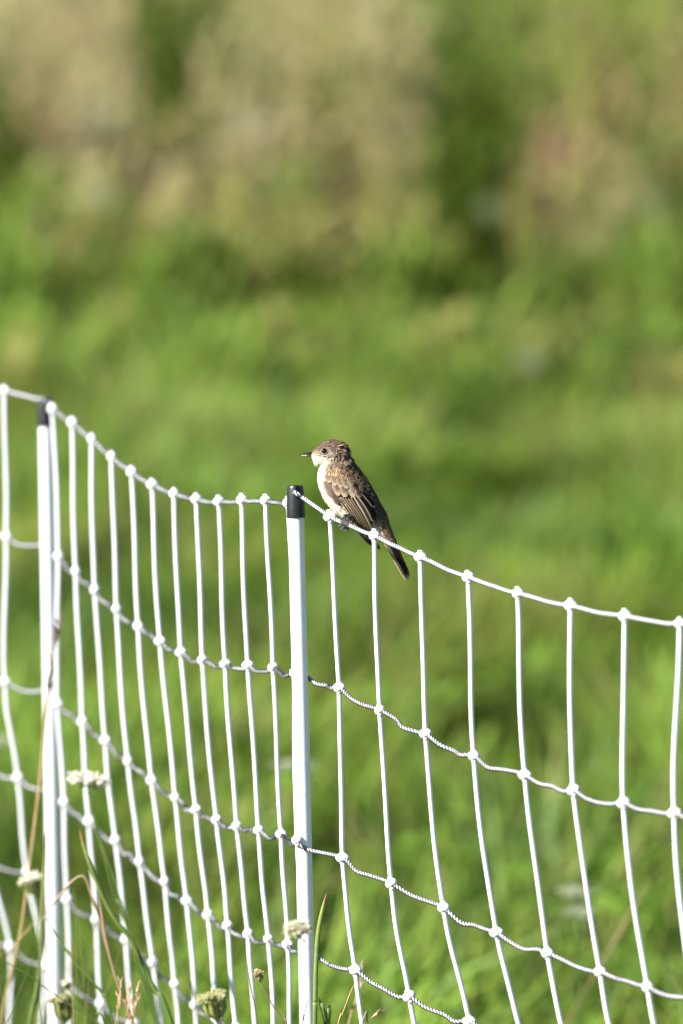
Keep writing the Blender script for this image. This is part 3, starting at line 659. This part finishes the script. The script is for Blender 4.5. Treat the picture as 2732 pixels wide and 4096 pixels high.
def carrot(label, head, stem, d, R, depth, closed=False, fl=(WHT, WHT, CRM), rays=30, tilt=(0, 0, 1), sz=.0024, r=.0011, stemcol=GRN):
    path = to_ground([head] + stem, d); n_ = len(path)
    root = empty('wild_carrot', (path[-1][0], path[-1][1], 0)); tag(root, label, 'wildflower', 'wild carrot flowers by the fence'); O = np.array(root.location)
    V, Q = tube(path, np.linspace(r * .8, r * 1.3, n_), 7); obj('stem', mesh('stem', V, Q, M_plant, True, np.tile(stemcol, (len(V), 1)) , O), root)
    (V, Q), (fv, ff, fc) = sprays(path[0], tilt, rays, R, depth, closed, d, fl, sz, O)
    um = obj('umbel', mesh('umbel', V, Q, M_plant, True, np.tile((.36, .38, .12) if closed else (.18, .24, .06), (len(V), 1)), O), root)
    obj('florets', mesh('florets', fv, ff, M_weed, False, fc, O), um, 'stuff')
    br = []
    for k in range(9):
        a = k * 6.283 / 9; e_ = path[0] + np.array([math.cos(a) * R * .55, math.sin(a) * R * .55, -.004 if not closed else .002 + R * .3]); br.append(tube(catmull([path[0], path[0] * .5 + e_ * .5 + np.array([0, 0, .002]), e_], 3), .0005, 4))
    V, Q = join(br); obj('bract', mesh('bract', V, Q, M_plant, True, np.tile(GRN, (len(V), 1)), O), root)
    return root
carrot('flat white wild carrot umbel seen edge on beside the corner post', (350, 3142), [(362, 3200), (395, 3340), (430, 3480), (470, 3620), (500, 3690)], 5.93, .0205, .0090, rays=40, tilt=(.18, -.12, 1), sz=.0020)
carrot('half closed pale wild carrot head beside the tall straw stalk', (152, 3580), [(158, 3700), (160, 3850), (130, 4020), (112, 4110)], 5.98, .0105, .017, True, (WHT, CRM, CRM), 36, (-.45, -.1, 1))
carrot('fat closed green wild carrot seed head at the foot of the corner post', (262, 4092), [(268, 4180), (290, 4400)], 5.85, .0105, .023, True, (PGR, CRM, YG), 40, (-.15, -.05, 1))
carrot('tiny white wild carrot bud above the fat closed green seed head', (272, 3955), [(300, 3990), (350, 4045), (420, 4130), (470, 4300)], 5.80, .0035, .005, True, (WHT, CRM), 9, (-.3, 0, 1), .001, .0007)
carrot('white and green lobed wild carrot umbel in front of the capped post near the bird', (1196, 3752), [(1196, 3850), (1197, 4000), (1200, 4150)], 5.02, .0112, .0125, False, (WHT, CRM, PGR), 24, (-.12, -.2, 1), .0022, .0006, LGR)
carrot('closed wild carrot head with pale tips below the fourth rope of the netting', (872, 4085), [(882, 4130), (900, 4250)], 5.12, .0105, .021, True, (CRM, PGR, PGR), 36, (-.25, -.05, 1))
carrot('small straw coloured bud on a thin bent stalk between two struts', (1043, 3925), [(1060, 3965), (1090, 4020), (1130, 4080), (1180, 4200)], 5.35, .0035, .0075, True, (CRM, STRAW, (.45, .38, .18)), 14, (-.25, 0, 1), .0010, .0007, BRN)
# flowers out in the meadow, soft in the distance
for (x_, y_, d_, R_, lb_) in ((1180, 3070, 7.3, .030, 'wide pale wild carrot flower out in the meadow just behind the capped post'), (2300, 3575, 7.0, .020, 'upper of two pale wild carrot flowers beyond the netting right of the bird'),
                              (2318, 3655, 7.05, .016, 'lower of two pale wild carrot flowers beyond the netting right of the bird'), (8, 2975, 7.2, .014, 'small pale wild carrot flower beyond the netting past the corner post'),
                              (2120, 1430, 16.0, .035, 'lone blurred pale flower in open green meadow below the tall weeds')) + tuple((x_, y_, d_, R_, 'blurred pale flower head in front of the tall straw coloured weeds') for x_, y_, d_, R_ in
                              ((1970, 825, 20.0, .055), (2612, 800, 20.1, .055), (1100, 230, 23.4, .085), (390, 760, 20.4, .075), (400, 460, 21.6, .085), (1010, 490, 21.4, .075))):
    carrot(lb_, (x_, y_ + 20), [(x_ + 4, y_ + 120)], d_, R_, .012, False, ((.5, .52, .40), (.34, .40, .22)) if d_ < 10 else ((WHT, (.66, .62, .46)) if x_ < 1200 else ((.40, .44, .34), (.34, .40, .22))), 11 if d_ < 10 else 34, (0, -.1 if d_ < 10 else -.9, 1), .0035 * (1 if d_ < 10 else 1.8))
# grasses
stalk('dry_grass_stalk', 'tall straw coloured grass stalk with a thin dark seed spike crossing the corner post', [(240, 2490), (215, 2600), (192, 2760), (178, 2900), (168, 3040), (148, 3230), (120, 3450), (88, 3700), (45, 3900), (5, 4080)], 6.0, .0018, [0, .12, .25, .5, 1], [BRN, (.28, .17, .10), STRAW, STRAW, (.3, .25, .1)], flat=.7, spike=(.22, 26, .010, .0012, (.20, .13, .10)))
stalk('grass_blade', 'green grass blade with a brown tip rising tight beside the capped post', [(1306, 3575), (1290, 3640), (1272, 3740), (1264, 3860), (1261, 4000), (1259, 4140)], 5.455, .0025, [0, .05, .12, .3, 1], [BRN, (.30, .16, .07), (.27, .29, .08), (.2, .27, .06), LGR], flat=.35)
stalk('grass_blade', 'stiff green grass stem with an orange tip slanting across the struts', [(320, 3318), (332, 3370), (358, 3450), (400, 3560), (450, 3660), (515, 3750), (570, 3850), (620, 3960), (690, 4100)], 5.72, .0025, [0, .05, .12, .25, 1], [BRN, ORG, YG, LGR, GRN], flat=.6)
stalk('grass_blade', 'dark green thin grass blade curving left of the stiff orange tipped stem', [(368, 3240), (385, 3320), (430, 3440), (470, 3560), (490, 3640), (515, 3720), (560, 3850), (610, 4000)], 5.9, .0014, [0, .3, 1], [LGR, GRN, GRN], flat=.5)
stalk('dry_grass', 'bent brown grass blade arching over beside the corner post', [(160, 3690), (185, 3655), (240, 3580), (290, 3525), (325, 3505), (345, 3520), (362, 3570), (392, 3660), (425, 3780), (470, 3920), (520, 4080)], 5.78, .0013, [0, .3, .5, 1], [STRAW, (.40, .30, .19), (.30, .21, .13), (.2, .16, .06)], flat=.6)
stalk('dry_grass', 'reddish brown broad grass blade below the bent brown one', [(395, 3555), (405, 3640), (425, 3760), (455, 3880), (495, 4000), (535, 4110)], 5.7, .0019, [0, .2, 1], [(.2, .17, .07), (.30, .20, .12), BRN], flat=.35)
stalk('grass_blade', 'thin dark green blade slanting right in front of the corner post', [(185, 3665), (215, 3725), (260, 3790), (310, 3860), (370, 3925), (410, 3980), (450, 4080)], 5.75, .0013, [0, 1], [LGR, GRN])
stalk('grass_blade', 'long dark green blade lying low across the netting beneath the corner post', [(0, 3830), (60, 3870), (120, 3905), (200, 3965), (290, 4025), (380, 4085), (430, 4130)], 5.7, .0015, [0, 1], [GRN, GRN])
stalk('dry_grass', 'faint brown blade crossing the straw stalk low down', [(150, 3680), (110, 3720), (60, 3780), (20, 3840), (-30, 3900)], 5.95, .0014, [0, 1], [STRAW, BRN])
stalk('grass_blade', 'green blade with brown tip standing left of the corner post', [(183, 3335), (180, 3420), (172, 3560), (168, 3700), (160, 3850), (140, 4000), (118, 4110)], 5.9, .0022, [0, .06, .15, 1], [BRN, BRN, YG, GRN], flat=.4)
stalk('dry_grass_stalk', 'thin golden straw leaning beside the nearest strut right of the capped post', [(1417, 3935), (1395, 3990), (1360, 4085), (1340, 4150)], 5.40, .0008, [0, 1], [STRAW, STRAW], flat=1)
stalk('dry_grass_stalk', 'soft tan seed stalk behind the golden straw', [(1447, 3870), (1438, 3950), (1415, 4030), (1390, 4120)], 5.75, .0012, [0, 1], [(.4, .3, .2), STRAW], spike=(.3, 16, .008, .0009, (.42, .33, .22)))
stalk('dry_grass_stalk', 'feathery tan seed head curving low beneath the right hand netting', [(1500, 4060), (1470, 4090), (1430, 4150)], 5.3, .0010, [0, 1], [(.4, .3, .2), STRAW], spike=(.2, 14, .008, .0009, (.42, .33, .22)))
stalk('grass_blade', 'short blade with red brown tip at the foot of the capped post', [(1318, 4020), (1314, 4060), (1308, 4130)], 5.48, .0028, [0, .05, .12, 1], [BRN, (.3, .14, .07), LGR, GRN], flat=.4)
stalk('grass_blade', 'green blade leaning away to the right from the capped post', [(1275, 3990), (1290, 4040), (1305, 4110)], 5.5, .0022, [0, 1], [LGR, GRN], flat=.4)
stalk('dry_grass_stalk', 'hair thin dark stalk leaning on the struts left of the capped post', [(990, 3850), (995, 3900), (1010, 3990), (1030, 4100)], 5.55, .0007, [0, 1], [BRN, GRN], flat=1)
stalk('dry_grass_stalk', 'hair thin dark stalk in front of the capped post', [(1235, 4000), (1225, 4030), (1212, 4090), (1205, 4150)], 5.44, .0005, [0, 1], [(.1, .08, .05), BRN], flat=1)
stalk('dry_grass_stalk', 'blurred tan stalk slanting behind the right hand netting', [(2600, 3510), (2530, 3640), (2450, 3780), (2360, 3930), (2280, 4080)], 6.75, .0013, [0, 1], [STRAW, (.34, .25, .10)], flat=.6)
for i, (x_, y_) in enumerate(((480, 3960), (512, 3990), (545, 3975), (470, 4020), (530, 4040))):
    lb = 'wispy tan seed head with bent branchlets low between the struts'
    stalk('seed_grass', lb, [(x_ + rng.uniform(-8, 8), y_ - 30), (x_ + 2, y_ + 30), (x_ - 10, y_ + 90), (x_ - 6, y_ + 180)], 5.62 + .01 * i, .0005, [0, 1], [(.50, .34, .18), (.40, .30, .15)], flat=1, spike=(.35, 10, .007, .0010, (.55, .38, .22)), group='wispy seed heads')
# loose taller grass round the fence line, mostly below the frame
def tuft_field():
    N = 5200; x = rng.uniform(-1.6, 1.9, N); y = rng.uniform(4.3, 7.6, N)
    k = vnoise(x * 4, y * 4, 21); keep = k > .35; x, y, k = x[keep], y[keep], k[keep]; n_ = len(x)
    h = .15 + .30 * rng.random(n_) ** 1.5 * (.5 + k) + np.where(x < -.1, .05, 0)
    h = np.minimum(h, HC - (4130 + 343) / F * y); h = np.clip(h, .08, .6)
    c1 = np.array(GRN) * (.8 + .7 * rng.random(n_))[:, None]; dry = rng.random(n_) < .14; c1[dry] = np.array(STRAW) * .8
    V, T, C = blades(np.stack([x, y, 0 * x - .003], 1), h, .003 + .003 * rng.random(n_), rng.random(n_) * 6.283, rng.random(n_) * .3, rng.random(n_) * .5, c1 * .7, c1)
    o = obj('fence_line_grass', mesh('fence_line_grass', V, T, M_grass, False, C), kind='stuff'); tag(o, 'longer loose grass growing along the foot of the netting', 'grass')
def fine_stems():            # hair-thin bents and leaf tips that rise into the foot of the view
    parts, cols = [], []
    for i in range(95):
        left = rng.random() < .62
        px = rng.uniform(-120, 700) if left else rng.uniform(700, 2800); top = rng.uniform(3560, 4080) if left else rng.uniform(3880, 4090)
        if not left and 1250 < px < 1300: continue
        d = rng.uniform(5.5, 6.6); a = P(px, top, d); h = a[2]; lean = rng.normal(0, .14); cv = rng.normal(0, .08)
        t = np.linspace(0, 1, 12); path = np.stack([a[0] - lean * h * (1 - t) + cv * np.sin(t * math.pi), a[1] + 0 * t + .02 * t, h * t - .004 * (1 - t)], 1)
        parts.append(tube(path, np.linspace(.0013, .00025, 12) * rng.uniform(.5, 1.15), 5, .6))
        c = np.array(random.choice((GRN, GRN, LGR, LGR, YG, STRAW, (.30, .20, .12)))) * rng.uniform(.8, 1.2); cols.append(np.tile(c, (len(parts[-1][0]), 1)))
    V, Q = join(parts); o = obj('wispy_grass', mesh('wispy_grass', V, Q, M_plant, True, np.vstack(cols)), kind='stuff')
    tag(o, 'hair thin green and straw grass stems tangled along the foot of the netting', 'grass')
tuft_field()
fine_stems()
